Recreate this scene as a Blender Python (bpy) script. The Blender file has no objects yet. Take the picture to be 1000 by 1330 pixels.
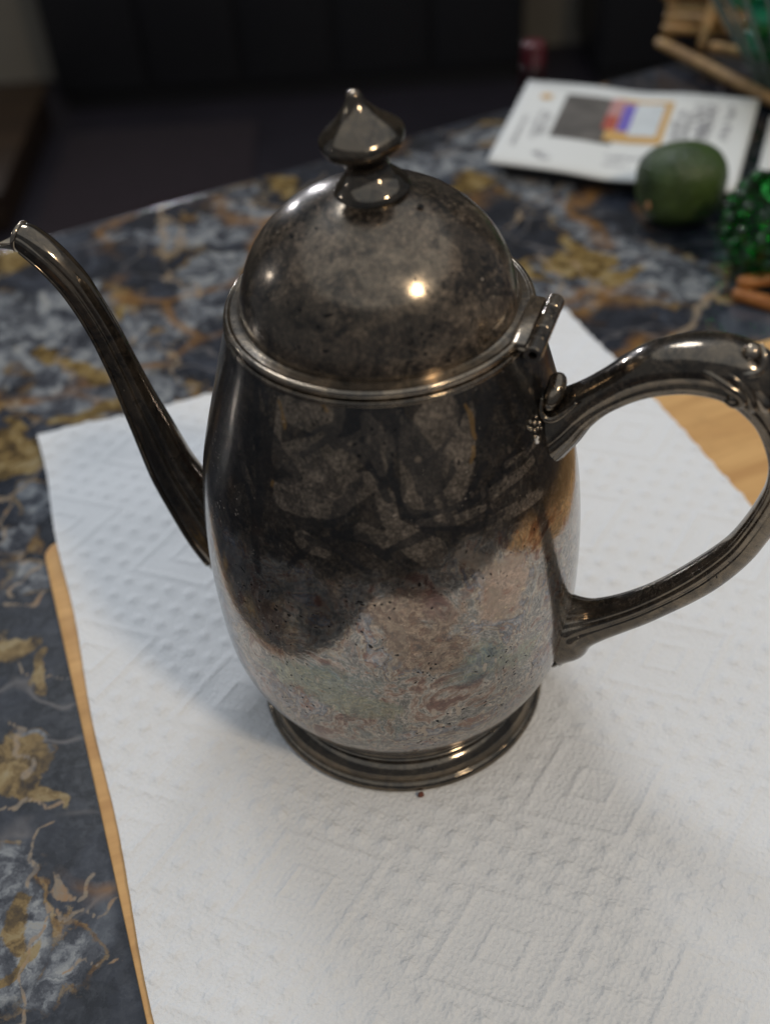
import bpy, bmesh, math, random
import numpy as np
from mathutils import Vector, Matrix
random.seed(7); rng = np.random.default_rng(7)
S = 0.05            # one build unit is 5 cm
R = math.radians
C = bpy.context.scene.collection
scene = bpy.context.scene

# ---------------------------------------------------------------- camera
def make_camera():
    cx, cy, h, th, ro, f = -0.0480, -5.1388, 6.5096, 0.757474, 0.069676, 1453.27
    fw = Vector((0, math.cos(th), -math.sin(th))); r = Vector((1, 0, 0)); d = fw.cross(r)
    c, s = math.cos(ro), math.sin(ro)
    r2 = c*r + s*d; d2 = -s*r + c*d
    cam = bpy.data.cameras.new('camera'); co = bpy.data.objects.new('camera', cam); C.objects.link(co)
    M = Matrix(((r2.x, -d2.x, -fw.x), (r2.y, -d2.y, -fw.y), (r2.z, -d2.z, -fw.z))).to_4x4()
    M.translation = Vector((cx, cy, h))*S
    co.matrix_world = M
    cam.sensor_fit = 'VERTICAL'; cam.sensor_height = 24; cam.lens = 24*f/1330
    cam.clip_start = 0.01; cam.clip_end = 50
    cam.dof.use_dof = True; cam.dof.focus_distance = 6.55*S
    cam.dof.aperture_fstop = cam.lens/1000/0.0055
    scene.camera = co
make_camera()

# ---------------------------------------------------------------- dim room light and lamps
w = bpy.data.worlds.new('World'); scene.world = w; w.use_nodes = True
w.node_tree.nodes['Background'].inputs[0].default_value = (0.80, 0.88, 1.0, 1)
w.node_tree.nodes['Background'].inputs[1].default_value = 0.14
def lamp(name, az, el, dist, size, power, col, size_y=None, target=(0, 0, 1.5)):
    l = bpy.data.lights.new(name, 'AREA'); l.shape = 'DISK' if size_y is None else 'RECTANGLE'
    l.size = size
    if size_y: l.size_y = size_y
    l.energy = power; l.color = col
    o = bpy.data.objects.new(name, l); C.objects.link(o)
    d = Vector((math.cos(R(el))*math.cos(R(az)), math.cos(R(el))*math.sin(R(az)), math.sin(R(el))))
    o.location = Vector(target)*S + d*dist
    o.rotation_euler = d.to_track_quat('Z', 'Y').to_euler()
    return o
lamp('ceiling_bounce', 0, 90, 2.5, 6.0, 38, (0.89, 0.95, 1.0))
lamp('warm_ceiling_lamp', -48, 47, 2.0, 0.22, 12.0, (1.0, 0.81, 0.58))
lamp('back_ceiling_lamp', 103, 51, 2.2, 0.62, 13, (0.90, 0.94, 1.0))
lamp('side_bulb', 156, 15, 2.2, 0.07, 1.2, (1.0, 0.97, 0.95))
lamp('far_bulb', 112, 7, 2.2, 0.05, 2.5, (0.90, 0.92, 1.0))
lamp('far_bulb', 103, 6, 2.2, 0.05, 2.5, (0.90, 0.92, 1.0))
scene.view_settings.view_transform = 'Standard'; scene.view_settings.look = 'None'
scene.view_settings.exposure = 0; scene.view_settings.gamma = 1
scene.render.engine = 'CYCLES'
# ---------------------------------------------------------------- helpers
def tag(o, label=None, cat=None, group=None, kind=None):
    for k, v in (('label', label), ('category', cat), ('group', group), ('kind', kind)):
        if v: o[k] = v
    return o
def empty(name, loc=(0, 0, 0), rz=0.0):
    o = bpy.data.objects.new(name, None); C.objects.link(o)
    o.location = Vector(loc)*S; o.rotation_euler = (0, 0, rz); o.empty_display_size = 0.02
    return o
def mesh(name, verts, faces, mat, parent=None, smooth=True, loc=(0, 0, 0), rot=None, auto=None):
    me = bpy.data.meshes.new(name)
    v = np.asarray(verts, float)*S
    me.from_pydata([tuple(p) for p in v], [], [tuple(int(i) for i in f) for f in faces])
    me.materials.append(mat)
    bm = bmesh.new(); bm.from_mesh(me); bmesh.ops.recalc_face_normals(bm, faces=bm.faces); bm.to_mesh(me); bm.free()
    if smooth:
        me.polygons.foreach_set('use_smooth', [True]*len(me.polygons))
        if auto: me.set_sharp_from_angle(angle=R(auto))
    me.update()
    o = bpy.data.objects.new(name, me); C.objects.link(o)
    o.location = Vector(loc)*S
    if rot: o.rotation_euler = rot
    if parent: o.parent = parent
    return o
def grid(name, P, mat, parent=None, wrap_u=False, wrap_v=False, cap=False, smooth=True, auto=None, attrs=None, loc=(0,0,0), rot=None):
    """P: (nu, nv, 3) array of points"""
    P = np.asarray(P, float); nu, nv = P.shape[:2]
    i = np.arange(nu if wrap_u else nu-1); j = np.arange(nv if wrap_v else nv-1)
    I, J = np.meshgrid(i, j, indexing='ij'); I2 = (I+1) % nu; J2 = (J+1) % nv
    F = np.stack([I*nv+J, I2*nv+J, I2*nv+J2, I*nv+J2], -1).reshape(-1, 4)
    V = (P*S).reshape(-1, 3)
    nf = len(F); loops = F.ravel(); starts = np.arange(0, nf*4, 4)
    if cap:   # close both v-ends with an n-gon
        a = np.arange(nu)*nv; b = a+nv-1
        loops = np.concatenate([loops, a[::-1], b]); starts = np.concatenate([starts, [nf*4, nf*4+nu]]); nf += 2
    me = bpy.data.meshes.new(name)
    me.vertices.add(len(V)); me.vertices.foreach_set('co', V.ravel())
    me.loops.add(len(loops)); me.loops.foreach_set('vertex_index', loops.astype(np.int32))
    me.polygons.add(nf); me.polygons.foreach_set('loop_start', starts.astype(np.int32))
    me.update(calc_edges=True); me.validate()
    if smooth: me.polygons.foreach_set('use_smooth', [True]*nf)
    if smooth and auto: me.set_sharp_from_angle(angle=R(auto))
    for n, A in (attrs or {}).items():
        at = me.color_attributes.new(n, 'FLOAT_COLOR', 'POINT')
        A = np.concatenate([A.reshape(len(V), -1), np.ones((len(V), 1))], 1)
        at.data.foreach_set('color', A.ravel().astype(np.float32))
    me.materials.append(mat); me.update()
    o = bpy.data.objects.new(name, me); C.objects.link(o); o.location = Vector(loc)*S
    if rot: o.rotation_euler = rot
    if parent: o.parent = parent
    return o
def cr(k, n):
    """Catmull-Rom through rows of k, n samples"""
    k = np.asarray(k, float); m = len(k); t = np.linspace(0, m-1, n); i = np.clip(t.astype(int), 0, m-2); f = (t-i)[:, None]
    p0 = k[np.clip(i-1, 0, m-1)]; p1 = k[i]; p2 = k[i+1]; p3 = k[np.clip(i+2, 0, m-1)]
    return .5*((2*p1)+(-p0+p2)*f+(2*p0-5*p1+4*p2-p3)*f*f+(-p0+3*p1-3*p2+p3)*f**3)
def lathe(name, prof, mat, parent=None, n=128, auto=None, attrs=None, flute=None, loc=(0,0,0), rot=None):
    prof = np.asarray(prof, float); a = np.linspace(0, 2*np.pi, n, endpoint=False)
    r = prof[None, :, 0]*np.ones((n, 1))
    if flute is not None: r = r*flute(a[:, None], prof[None, :, 1])
    P = np.stack([r*np.cos(a)[:, None], r*np.sin(a)[:, None], np.ones((n, 1))*prof[None, :, 1]], -1)
    return grid(name, P, mat, parent, wrap_u=True, auto=auto, attrs=attrs, loc=loc, rot=rot)
def sweep(name, path, sec, mat, parent=None, side=(0, 1, 0), cap=True, auto=None, **kw):
    """path (n,3); sec(t_index)->(m,2) offsets (outward normal in the plane, lateral)"""
    path = np.asarray(path, float); T = np.gradient(path, axis=0); T /= np.linalg.norm(T, axis=1)[:, None]
    side = np.asarray(side, float); P = []
    for i in range(len(path)):
        N = np.cross(side, T[i]); N /= np.linalg.norm(N); L = np.cross(T[i], N)
        s = sec(i); P.append(path[i][None]+s[:, :1]*N[None]+s[:, 1:]*L[None])
    return grid(name, np.array(P).transpose(1, 0, 2), mat, parent, wrap_u=True, cap=cap, auto=auto, **kw)
def tube(name, pts, rad, mat, parent=None, n=40, m=14, side=(0.13, 0.21, 0.97), smoothpath=True):
    k = np.asarray(pts, float); r = np.broadcast_to(np.asarray(rad, float), (len(k),))
    K = cr(np.concatenate([k, r[:, None]], 1), n) if smoothpath else np.concatenate([k, r[:, None]], 1)
    a = np.linspace(0, 2*np.pi, m, endpoint=False)
    # rounded ends
    path = K[:, :3]; rr = np.maximum(K[:, 3], 1e-4)
    return sweep(name, path, lambda i: np.stack([np.cos(a), np.sin(a)], -1)*rr[i], mat, parent, side=side)
def box(name, lo, hi, mat, parent=None, bevel=0.0, seg=2, rz=0.0, pivot=None):
    bm = bmesh.new(); bmesh.ops.create_cube(bm, size=1)
    lo = Vector(lo); hi = Vector(hi)
    for v in bm.verts:
        v.co = Vector([(lo[k]+hi[k])/2+v.co[k]*(hi[k]-lo[k]) for k in range(3)])*S
    if bevel: bmesh.ops.bevel(bm, geom=list(bm.edges), offset=bevel*S, segments=seg, affect='EDGES', profile=.5)
    me = bpy.data.meshes.new(name); bm.to_mesh(me); bm.free(); me.materials.append(mat)
    if bevel:
        me.polygons.foreach_set('use_smooth', [True]*len(me.polygons)); me.set_sharp_from_angle(angle=R(35))
    o = bpy.data.objects.new(name, me); C.objects.link(o)
    if parent: o.parent = parent
    return o
def ball(name, c, r, mat, parent=None, sub=3, scale=(1, 1, 1), noise=0.0, seed=0):
    bm = bmesh.new(); bmesh.ops.create_icosphere(bm, subdivisions=sub, radius=1)
    rr = random.Random(seed)
    for v in bm.verts:
        k = 1+noise*(math.sin(v.co.x*3+seed)*math.cos(v.co.y*4+seed*2)+math.sin(v.co.z*5+seed))
        v.co = Vector((v.co.x*scale[0], v.co.y*scale[1], v.co.z*scale[2]))*k*r*S
    me = bpy.data.meshes.new(name); bm.to_mesh(me); bm.free(); me.materials.append(mat)
    me.polygons.foreach_set('use_smooth', [True]*len(me.polygons))
    o = bpy.data.objects.new(name, me); C.objects.link(o); o.location = Vector(c)*S
    if parent: o.parent = parent
    return o

# ---------------------------------------------------------------- node helpers
class NT:
    def __init__(s, name):
        s.m = bpy.data.materials.new(name); s.m.use_nodes = True; s.t = s.m.node_tree
        s.b = s.t.nodes['Principled BSDF']; s.out = s.t.nodes['Material Output']
    def n(s, typ, **kw):
        x = s.t.nodes.new(typ)
        for k, v in kw.items(): setattr(x, k, v)
        return x
    def put(s, sock, v):
        if v is None: return
        if isinstance(v, bpy.types.NodeSocket): s.t.links.new(v, sock)
        elif isinstance(v, (tuple, list)) and len(v) == 3 and sock.type == 'RGBA': sock.default_value = (*v, 1)
        else: sock.default_value = v
    def co(s, kind='Object', scale=None, rot=None, loc=None):
        c = s.n('ShaderNodeTexCoord').outputs[kind]
        if scale is None and rot is None and loc is None: return c
        m = s.n('ShaderNodeMapping'); s.put(m.inputs[0], c)
        if loc: m.inputs[1].default_value = loc
        if rot: m.inputs[2].default_value = rot
        if scale: m.inputs[3].default_value = scale if isinstance(scale, tuple) else (scale,)*3
        return m.outputs[0]
    def noise(s, vec, scale, detail=4, rough=.55, dist=0.0, col=False):
        x = s.n('ShaderNodeTexNoise'); s.put(x.inputs['Vector'], vec); x.inputs['Scale'].default_value = scale
        x.inputs['Detail'].default_value = detail; x.inputs['Roughness'].default_value = rough; x.inputs['Distortion'].default_value = dist
        return x.outputs['Color' if col else 'Fac']
    def vor(s, vec, scale, feature='F1', rnd=1.0, out='Distance'):
        x = s.n('ShaderNodeTexVoronoi', feature=feature); s.put(x.inputs['Vector'], vec); x.inputs['Scale'].default_value = scale
        x.inputs['Randomness'].default_value = rnd
        return x.outputs[out]
    def ramp(s, fac, stops, interp='LINEAR'):
        x = s.n('ShaderNodeValToRGB'); s.put(x.inputs[0], fac); cr_ = x.color_ramp; cr_.interpolation = interp
        while len(cr_.elements) > 1: cr_.elements.remove(cr_.elements[-1])
        for i, (p, c) in enumerate(stops):
            e = cr_.elements[0] if i == 0 else cr_.elements.new(p)
            e.position = p; e.color = (c, c, c, 1) if not isinstance(c, (tuple, list)) else (*c, 1)
        return x.outputs[0]
    def mix(s, fac, a, b, mode='MIX'):
        x = s.n('ShaderNodeMix', data_type='RGBA', blend_type=mode); s.put(x.inputs[0], fac); s.put(x.inputs[6], a); s.put(x.inputs[7], b)
        return x.outputs[2]
    def math(s, op, a, b=None, c=None, clamp=False):
        x = s.n('ShaderNodeMath', operation=op); x.use_clamp = clamp
        s.put(x.inputs[0], a)
        if b is not None: s.put(x.inputs[1], b)
        if c is not None: s.put(x.inputs[2], c)
        return x.outputs[0]
    def vadd(s, a, b, scale=1.0):
        q = s.n('ShaderNodeVectorMath', operation='MULTIPLY_ADD'); s.put(q.inputs[0], b); q.inputs[1].default_value = (scale,)*3; s.put(q.inputs[2], a)
        return q.outputs[0]
    def step(s, v, a, b):
        x = s.n('ShaderNodeMapRange', interpolation_type='SMOOTHSTEP'); s.put(x.inputs[0], v); x.inputs[1].default_value = a; x.inputs[2].default_value = b
        return x.outputs[0]
    def attr(s, name):
        x = s.n('ShaderNodeAttribute', attribute_name=name); y = s.n('ShaderNodeSeparateColor'); s.put(y.inputs[0], x.outputs['Color'])
        return y.outputs
    def sep(s, v):
        y = s.n('ShaderNodeSeparateXYZ'); s.put(y.inputs[0], v); return y.outputs
    def bump(s, h, strength, dist, normal=None):
        x = s.n('ShaderNodeBump'); s.put(x.inputs['Height'], h); x.inputs['Strength'].default_value = strength; x.inputs['Distance'].default_value = dist
        if normal: s.put(x.inputs['Normal'], normal)
        return x.outputs[0]
    def fin(s, base=None, rough=None, metal=None, normal=None, **kw):
        s.put(s.b.inputs['Base Color'], base); s.put(s.b.inputs['Roughness'], rough); s.put(s.b.inputs['Metallic'], metal); s.put(s.b.inputs['Normal'], normal)
        for k, v in kw.items(): s.put(s.b.inputs[k.replace('_', ' ')], v)
        return s.m
def plain(name, col, rough=.5, metal=0.0, var=.15, scale=60, **kw):
    t = NT(name); nz = t.noise(t.co(), scale, 5)
    c = t.mix(nz, tuple(x*(1-var) for x in col), tuple(min(1, x*(1+var)) for x in col))
    return t.fin(base=c, rough=rough, metal=metal, **kw)

# ---------------------------------------------------------------- materials
def silver(name, painted=False, dark=1.0, lowrough=.10, clean=0.0):
    """tarnished silver plate: a metal under a patchy dull film"""
    t = NT(name); co = t.co()
    wc = t.vadd(co, t.noise(co, 30, 4, .6, col=True), 0.022)
    wd = t.vadd(co, t.noise(co, 16, 3, .5, 1.5, col=True), 0.07)     # strongly swirled
    big = t.noise(wc, 30, 6, .65)
    mid = t.noise(wc, 120, 7, .7, .8)
    fine = t.noise(wc, 480, 6, .75)
    grain = t.ramp(t.noise(co, 1100, 5, .8), [(.36, .35+.4*clean), (.50, .9), (.62, 2.0-.9*clean)])
    swn = t.noise(wd, 24, 4, .6, .6)
    swv = t.noise(t.vadd(t.co(scale=(1, 1, .45)), t.noise(co, 20, 3, .5, 1.0, col=True), .05), 30, 3, .55, .8)
    sw = t.math('MAXIMUM', t.ramp(swn, [(.44, .9), (.452, 0), (.535, 0), (.54, .7), (.56, .45), (.565, 0)]), t.ramp(swv, [(.41, .85), (.425, 0), (.58, 0), (.585, .6), (.60, 0)]))      # wiped, crisp-edged dark swirls
    K = lambda c: (c[0]*dark*1.08, c[1]*dark, c[2]*dark*.90)
    film = t.mix(t.ramp(big, [(.40, 0), (.58, 1)]), K((.020, .018, .016)), K((.108, .088, .070)))
    film = t.mix(t.ramp(mid, [(.42, .9), (.48, .35), (.56, 0)]), film, K((.008, .008, .009)))
    film = t.mix(t.ramp(fine, [(.48, 0), (.60, .6)]), film, K((.20, .165, .135)))
    film = t.mix(t.ramp(t.noise(wc, 64, 5, .7), [(.60, 0), (.72, .5)]), film, K((.085, .050, .028)))
    film = t.mix(1.0, film, grain, 'MULTIPLY')
    metal_c = t.mix(t.ramp(mid, [(.40, 0), (.58, 1)]), K(tuple(x+clean*.10 for x in (.12, .107, .090))), K((.27, .235, .19)))
    rough = t.math('MULTIPLY_ADD', fine, .10, lowrough-.055)
    rough = t.math('MULTIPLY_ADD', mid, .05, rough)
    amount = t.ramp(t.noise(wc, 80, 7, .7), [(.35, .38), (.65, .72)])          # how much film covers the metal
    if clean: amount = t.math('MULTIPLY', amount, 1-clean)
    lz = None
    if painted:
        m = t.attr('marks'); z = t.attr('zones')
        jig = t.math('MULTIPLY_ADD', t.noise(wc, 150, 6, .7), 1.5, -.75)
        jig2 = t.math('MULTIPLY_ADD', t.noise(wc, 75, 8, .75), 2.0, -1.0)
        lz = t.step(t.math('MULTIPLY_ADD', jig2, .55, z[0]), .30, .62)
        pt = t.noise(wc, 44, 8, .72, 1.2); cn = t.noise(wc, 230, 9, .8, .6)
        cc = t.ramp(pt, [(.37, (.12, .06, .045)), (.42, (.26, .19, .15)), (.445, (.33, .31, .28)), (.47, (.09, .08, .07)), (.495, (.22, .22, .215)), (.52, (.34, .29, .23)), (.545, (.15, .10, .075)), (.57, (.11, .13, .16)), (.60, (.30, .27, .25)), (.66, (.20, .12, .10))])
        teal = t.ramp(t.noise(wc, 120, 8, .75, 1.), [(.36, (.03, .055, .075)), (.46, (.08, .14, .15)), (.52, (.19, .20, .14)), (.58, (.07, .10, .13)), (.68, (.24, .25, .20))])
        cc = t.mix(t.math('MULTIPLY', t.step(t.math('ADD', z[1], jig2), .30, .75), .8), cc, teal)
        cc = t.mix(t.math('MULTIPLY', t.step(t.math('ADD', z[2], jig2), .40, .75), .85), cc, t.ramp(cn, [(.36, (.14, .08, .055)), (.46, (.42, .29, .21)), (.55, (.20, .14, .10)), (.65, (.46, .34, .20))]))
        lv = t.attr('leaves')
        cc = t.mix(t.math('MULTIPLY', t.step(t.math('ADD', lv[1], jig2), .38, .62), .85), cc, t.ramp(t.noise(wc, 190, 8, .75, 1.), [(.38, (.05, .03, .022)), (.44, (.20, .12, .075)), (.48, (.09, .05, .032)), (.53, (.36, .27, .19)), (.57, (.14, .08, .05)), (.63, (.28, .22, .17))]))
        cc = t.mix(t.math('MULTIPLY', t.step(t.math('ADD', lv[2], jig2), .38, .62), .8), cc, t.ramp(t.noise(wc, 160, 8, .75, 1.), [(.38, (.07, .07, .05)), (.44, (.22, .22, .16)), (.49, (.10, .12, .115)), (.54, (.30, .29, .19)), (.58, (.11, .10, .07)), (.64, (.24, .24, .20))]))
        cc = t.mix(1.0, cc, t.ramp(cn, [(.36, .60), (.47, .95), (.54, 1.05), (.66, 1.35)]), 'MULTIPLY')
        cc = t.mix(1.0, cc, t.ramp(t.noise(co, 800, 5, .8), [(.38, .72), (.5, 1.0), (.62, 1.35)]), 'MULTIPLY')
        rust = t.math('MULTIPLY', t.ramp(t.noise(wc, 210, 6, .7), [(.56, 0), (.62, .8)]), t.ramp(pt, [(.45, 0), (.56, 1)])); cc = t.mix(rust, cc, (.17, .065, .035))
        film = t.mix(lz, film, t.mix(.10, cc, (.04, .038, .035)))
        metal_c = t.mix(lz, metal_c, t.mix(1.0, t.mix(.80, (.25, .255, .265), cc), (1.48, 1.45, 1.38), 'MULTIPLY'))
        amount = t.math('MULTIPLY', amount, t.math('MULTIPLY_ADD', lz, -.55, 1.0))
        inv = t.math('SUBTRACT', 1, lz, clamp=True)
        lf = t.math('MULTIPLY', t.step(t.math('MULTIPLY_ADD', jig, .16, t.attr('leaves')[0]), .47, .53), inv)
        film = t.mix(t.math('MULTIPLY', inv, .65), film, t.mix(1.0, (.020, .020, .0205), grain, 'MULTIPLY'))
        taupe = t.mix(1.0, t.mix(t.ramp(mid, [(.40, 0), (.60, 1)]), (.080, .070, .060), (.160, .138, .118)), grain, 'MULTIPLY')
        film = t.mix(t.math('MULTIPLY', lf, .9), film, t.mix(1.0, taupe, (1.25, 1.2, 1.15), 'MULTIPLY'))
        metal_c = t.mix(1.0, metal_c, t.mix(lf, t.mix(inv, (1, 1, 1), (.42, .43, .45)), (.95, .92, .88)), 'MULTIPLY')
        swm = t.math('MULTIPLY', t.math('MULTIPLY', sw, inv), .75)
        def mask(x, a=.36, b=.52): return t.step(t.math('MULTIPLY_ADD', jig, .55, x), a, b)
        dk = t.math('MAXIMUM', t.math('MULTIPLY', mask(m[0]), .72), swm)
        film = t.mix(dk, film, (.010, .0105, .012)); metal_c = t.mix(t.math('MULTIPLY', dk, .7), metal_c, (.075, .075, .08))
        pl = mask(m[1], .42, .62); film = t.mix(t.math('MULTIPLY', pl, .7), film, t.mix(mid, (.11, .085, .065), (.34, .28, .22))); amount = t.math('MULTIPLY_ADD', pl, .15, amount, clamp=True)
        gd = mask(m[2], .45, .7); film = t.mix(t.math('MULTIPLY', gd, .55), film, (.30, .17, .05)); metal_c = t.mix(t.math('MULTIPLY', gd, .6), metal_c, (.3, .18, .06))
    else:
        film = t.mix(t.math('MULTIPLY', sw, .6), film, K((.010, .010, .011))); metal_c = t.mix(t.math('MULTIPLY', sw, .5), metal_c, K((.08, .08, .08)))
    # pits and specks
    v = t.vor(wc, 430); pit = t.math('LESS_THAN', v, t.math('MULTIPLY', t.ramp(t.noise(co, 40, 3), [(.42, 0), (.60, 1)]), .20 if painted else (.27 if clean == 0 else .13)))
    film = t.mix(t.math('MULTIPLY', pit, .9), film, (.004, .004, .004)); metal_c = t.mix(pit, metal_c, (.015, .015, .015))
    v2 = t.vor(t.vadd(wc, t.noise(co, 300, 2, col=True), .002), 480); sp = t.math('LESS_THAN', v2, t.math('MULTIPLY', t.ramp(t.noise(co, 33, 4), [(.46, 0), (.70, 1)]), .20 if painted else .10))
    film = t.mix(sp, film, (.36, .31, .26)); amount = t.math('MULTIPLY_ADD', sp, .5, amount, clamp=True)
    if painted:      # pale elongated flakes and scuffs
        for q_, rz_ in ((1.0, .7), (1.3, 2.2)):
            fv = t.vor(t.vadd(t.co(scale=(260*q_, 260*q_, 80*q_), rot=(.4, rz_, .2)), t.noise(co, 90, 3, col=True), .5), 1.0)
            fl = t.math('MULTIPLY', t.math('LESS_THAN', fv, t.math('MULTIPLY', t.ramp(t.noise(co, 30*q_, 4), [(.47, 0), (.68, 1)]), .30)), t.math('MULTIPLY_ADD', lz, .6, .12))
            film = t.mix(fl, film, (.42, .34, .26)); metal_c = t.mix(fl, metal_c, (.50, .42, .34))
    # hairline scratches in three directions
    sc = None
    for rx in ((.5, .3, .2), (1.2, .2, .9), (.2, 1.0, 1.7)):
        s_ = t.ramp(t.noise(t.co(scale=(1100, 1100, 45), rot=rx), 1.0, 3, .6), [(.69, 0), (.73, 1)])
        sc = s_ if sc is None else t.math('MAXIMUM', sc, s_)
    sc = t.math('MULTIPLY', sc, t.ramp(t.noise(co, 45, 3), [(.45, 0), (.6, .5)]))
    film = t.mix(sc, film, (.30, .27, .23))
    h = t.math('ADD', t.math('MULTIPLY', fine, .5), t.math('MULTIPLY', mid, .6))
    nrm = t.bump(h, .06, .0004); nrm = t.bump(t.noise(wc, 70, 4, .6), .10, .0012, nrm)
    t.fin(base=metal_c, rough=rough, metal=1.0, normal=nrm)
    d = t.n('ShaderNodeBsdfPrincipled'); t.put(d.inputs['Base Color'], film); d.inputs['Roughness'].default_value = .3
    d.inputs['Specular IOR Level'].default_value = .6; t.put(d.inputs['Normal'], nrm)
    mx = t.n('ShaderNodeMixShader'); t.put(mx.inputs[0], amount); t.t.links.new(t.b.outputs[0], mx.inputs[1]); t.t.links.new(d.outputs[0], mx.inputs[2])
    t.t.links.new(mx.outputs[0], t.out.inputs[0])
    return t.m
M_body = silver('tarnished_silver_body', True)
M_lid = silver('tarnished_silver_lid', dark=1.12, lowrough=.14, clean=0.0)
M_trim = silver('tarnished_silver_trim', dark=1.0, lowrough=.09, clean=.45)
M_bright = silver('worn_silver_edge', dark=1.7, lowrough=.12, clean=.6)
M_dark = silver('dark_tarnished_silver', dark=.75, lowrough=.05, clean=.6)
M_spout = silver('spout_silver', dark=.85, lowrough=.08, clean=.6)

def paper_mat():
    t = NT('embossed_paper_towel'); co = t.co()
    a = t.noise(co, 900, 3, .6); weave = t.vor(t.co(scale=(520, 520, 520), rot=(0, 0, .62)), 1.0, rnd=.55)
    b = t.noise(co, 40, 4, .5)
    h = t.math('ADD', t.math('MULTIPLY', weave, .8), t.math('MULTIPLY', a, .9))
    n = t.bump(h, .55, .0011); n = t.bump(b, .3, .002, n)
    base = t.mix(a, (.78, .79, .80), (.86, .87, .875))
    return t.fin(base=base, rough=.95, normal=n, Subsurface_Weight=.15, Subsurface_Radius=(.004, .004, .004), Specular_IOR_Level=.2)
M_paper = paper_mat()

def wood_mat(name, a, b, scale=1.0, rough=.45, rot=0.0):
    t = NT(name); co = t.co(scale=(10*scale, 90*scale, 90*scale), rot=(0, 0, rot))
    g = t.noise(co, 1.0, 6, .6, .8); k = t.noise(t.co(), 35*scale, 4)
    c = t.mix(t.ramp(g, [(.35, 0), (.65, 1)]), a, b); c = t.mix(t.ramp(k, [(.55, 0), (.75, .5)]), c, tuple(x*.6 for x in a))
    return t.fin(base=c, rough=rough, normal=t.bump(g, .15, .0005))
M_board = wood_mat('light_bamboo_board', (.55, .30, .11), (.72, .43, .17))
M_stick = wood_mat('tan_rattan', (.30, .16, .06), (.56, .34, .13), 2.0)
M_twig = wood_mat('orange_brown_wood', (.34, .12, .03), (.52, .22, .06), 2.0)
M_chest = wood_mat('brown_wood', (.020, .011, .006), (.040, .022, .010), .2)
M_blackwood = plain('black_lacquer', (.012, .012, .014), .45)

def marble_mat():
    t = NT('marble_laminate'); co = t.co(); m = t.attr('marble')
    w1 = t.noise(co, 30, 6, .65, col=True); wc = t.vadd(co, w1, .03)
    n1 = t.noise(wc, 22, 8, .62, 1.0); n2 = t.noise(wc, 90, 8, .65, .6); n3 = t.noise(wc, 300, 4, .6)
    jig = t.math('MULTIPLY_ADD', t.noise(wc, 60, 8, .7), .9, -.45)
    base = t.ramp(n1, [(.34, (.005, .006, .009)), (.48, (.010, .012, .018)), (.56, (.022, .026, .038)), (.66, (.070, .080, .10)), (.78, (.16, .18, .20))])
    base = t.mix(t.ramp(n2, [(.42, .0), (.70, .35)]), base, (.070, .078, .10))
    base = t.mix(t.ramp(n3, [(.45, .0), (.75, .35)]), base, (.10, .11, .13))
    gg = t.math('MULTIPLY', t.step(t.math('MULTIPLY_ADD', jig, 1.2, m[0]), .40, .66), .85)
    gcol = t.ramp(n2, [(.36, (.02, .024, .034)), (.45, (.075, .08, .095)), (.52, (.19, .205, .225)), (.60, (.34, .355, .36)), (.75, (.38, .34, .26))])
    base = t.mix(gg, base, gcol)
    rimf = t.math('MULTIPLY_ADD', jig, 1.2, m[0])
    rim = t.math('MULTIPLY', t.math('SUBTRACT', t.step(rimf, .30, .40), t.step(rimf, .42, .52), clamp=True), t.ramp(t.noise(wc, 35, 4, .6), [(.44, 0), (.56, .9)]))
    base = t.mix(rim, base, t.ramp(n2, [(.38, (.10, .05, .015)), (.5, (.26, .16, .055)), (.62, (.34, .27, .16))]))
    # thin procedural veins: pale and gold
    vd = t.vor(t.vadd(co, t.noise(co, 14, 3, .5, col=True), .09), 20, feature='DISTANCE_TO_EDGE')
    vsel = t.ramp(t.noise(co, 18, 3), [(.48, 0), (.60, 1)])
    base = t.mix(t.math('MULTIPLY', t.ramp(vd, [(.0, .8), (.035, 0)]), vsel), base, (.16, .15, .15))
    vd2 = t.vor(t.vadd(co, t.noise(co, 10, 4, .55, col=True), .14), 11, feature='DISTANCE_TO_EDGE')
    vsel2 = t.ramp(t.noise(t.co(loc=(3, 1, 0)), 14, 3), [(.50, 0), (.62, 1)])
    base = t.mix(t.math('MULTIPLY', t.ramp(vd2, [(.0, .9), (.03, .45), (.08, 0)]), vsel2), base, (.24, .12, .035))
    og = t.step(t.math('MULTIPLY_ADD', jig, 1.5, m[1]), .47, .60)
    ocol = t.ramp(n2, [(.36, (.030, .018, .008)), (.46, (.11, .07, .022)), (.52, (.22, .145, .05)), (.62, (.30, .23, .11)), (.78, (.34, .29, .20))])
    base = t.mix(og, base, ocol)
    vv = t.step(t.math('MULTIPLY_ADD', jig, 1.2, m[2]), .36, .70)
    base = t.mix(t.math('MULTIPLY', vv, .8), base, t.ramp(n2, [(.35, (.13, .12, .12)), (.5, (.30, .24, .17)), (.65, (.34, .20, .09))]))
    return t.fin(base=base, rough=t.math('MULTIPLY_ADD', n3, .12, .07), normal=t.bump(n2, .03, .001), Coat_Weight=.3, Coat_Roughness=.1)
M_marble = marble_mat()
M_edge = plain('dark_table_edge', (.03, .032, .04), .22)
M_floor = plain('dark_floor', (.016, .013, .018), .5, scale=8, var=.4)
M_wall = plain('beige_wall', (.22, .195, .155), .9, scale=5)
M_rug = plain('purple_rug', (.016, .009, .012), .95, scale=30, var=.4)

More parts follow.
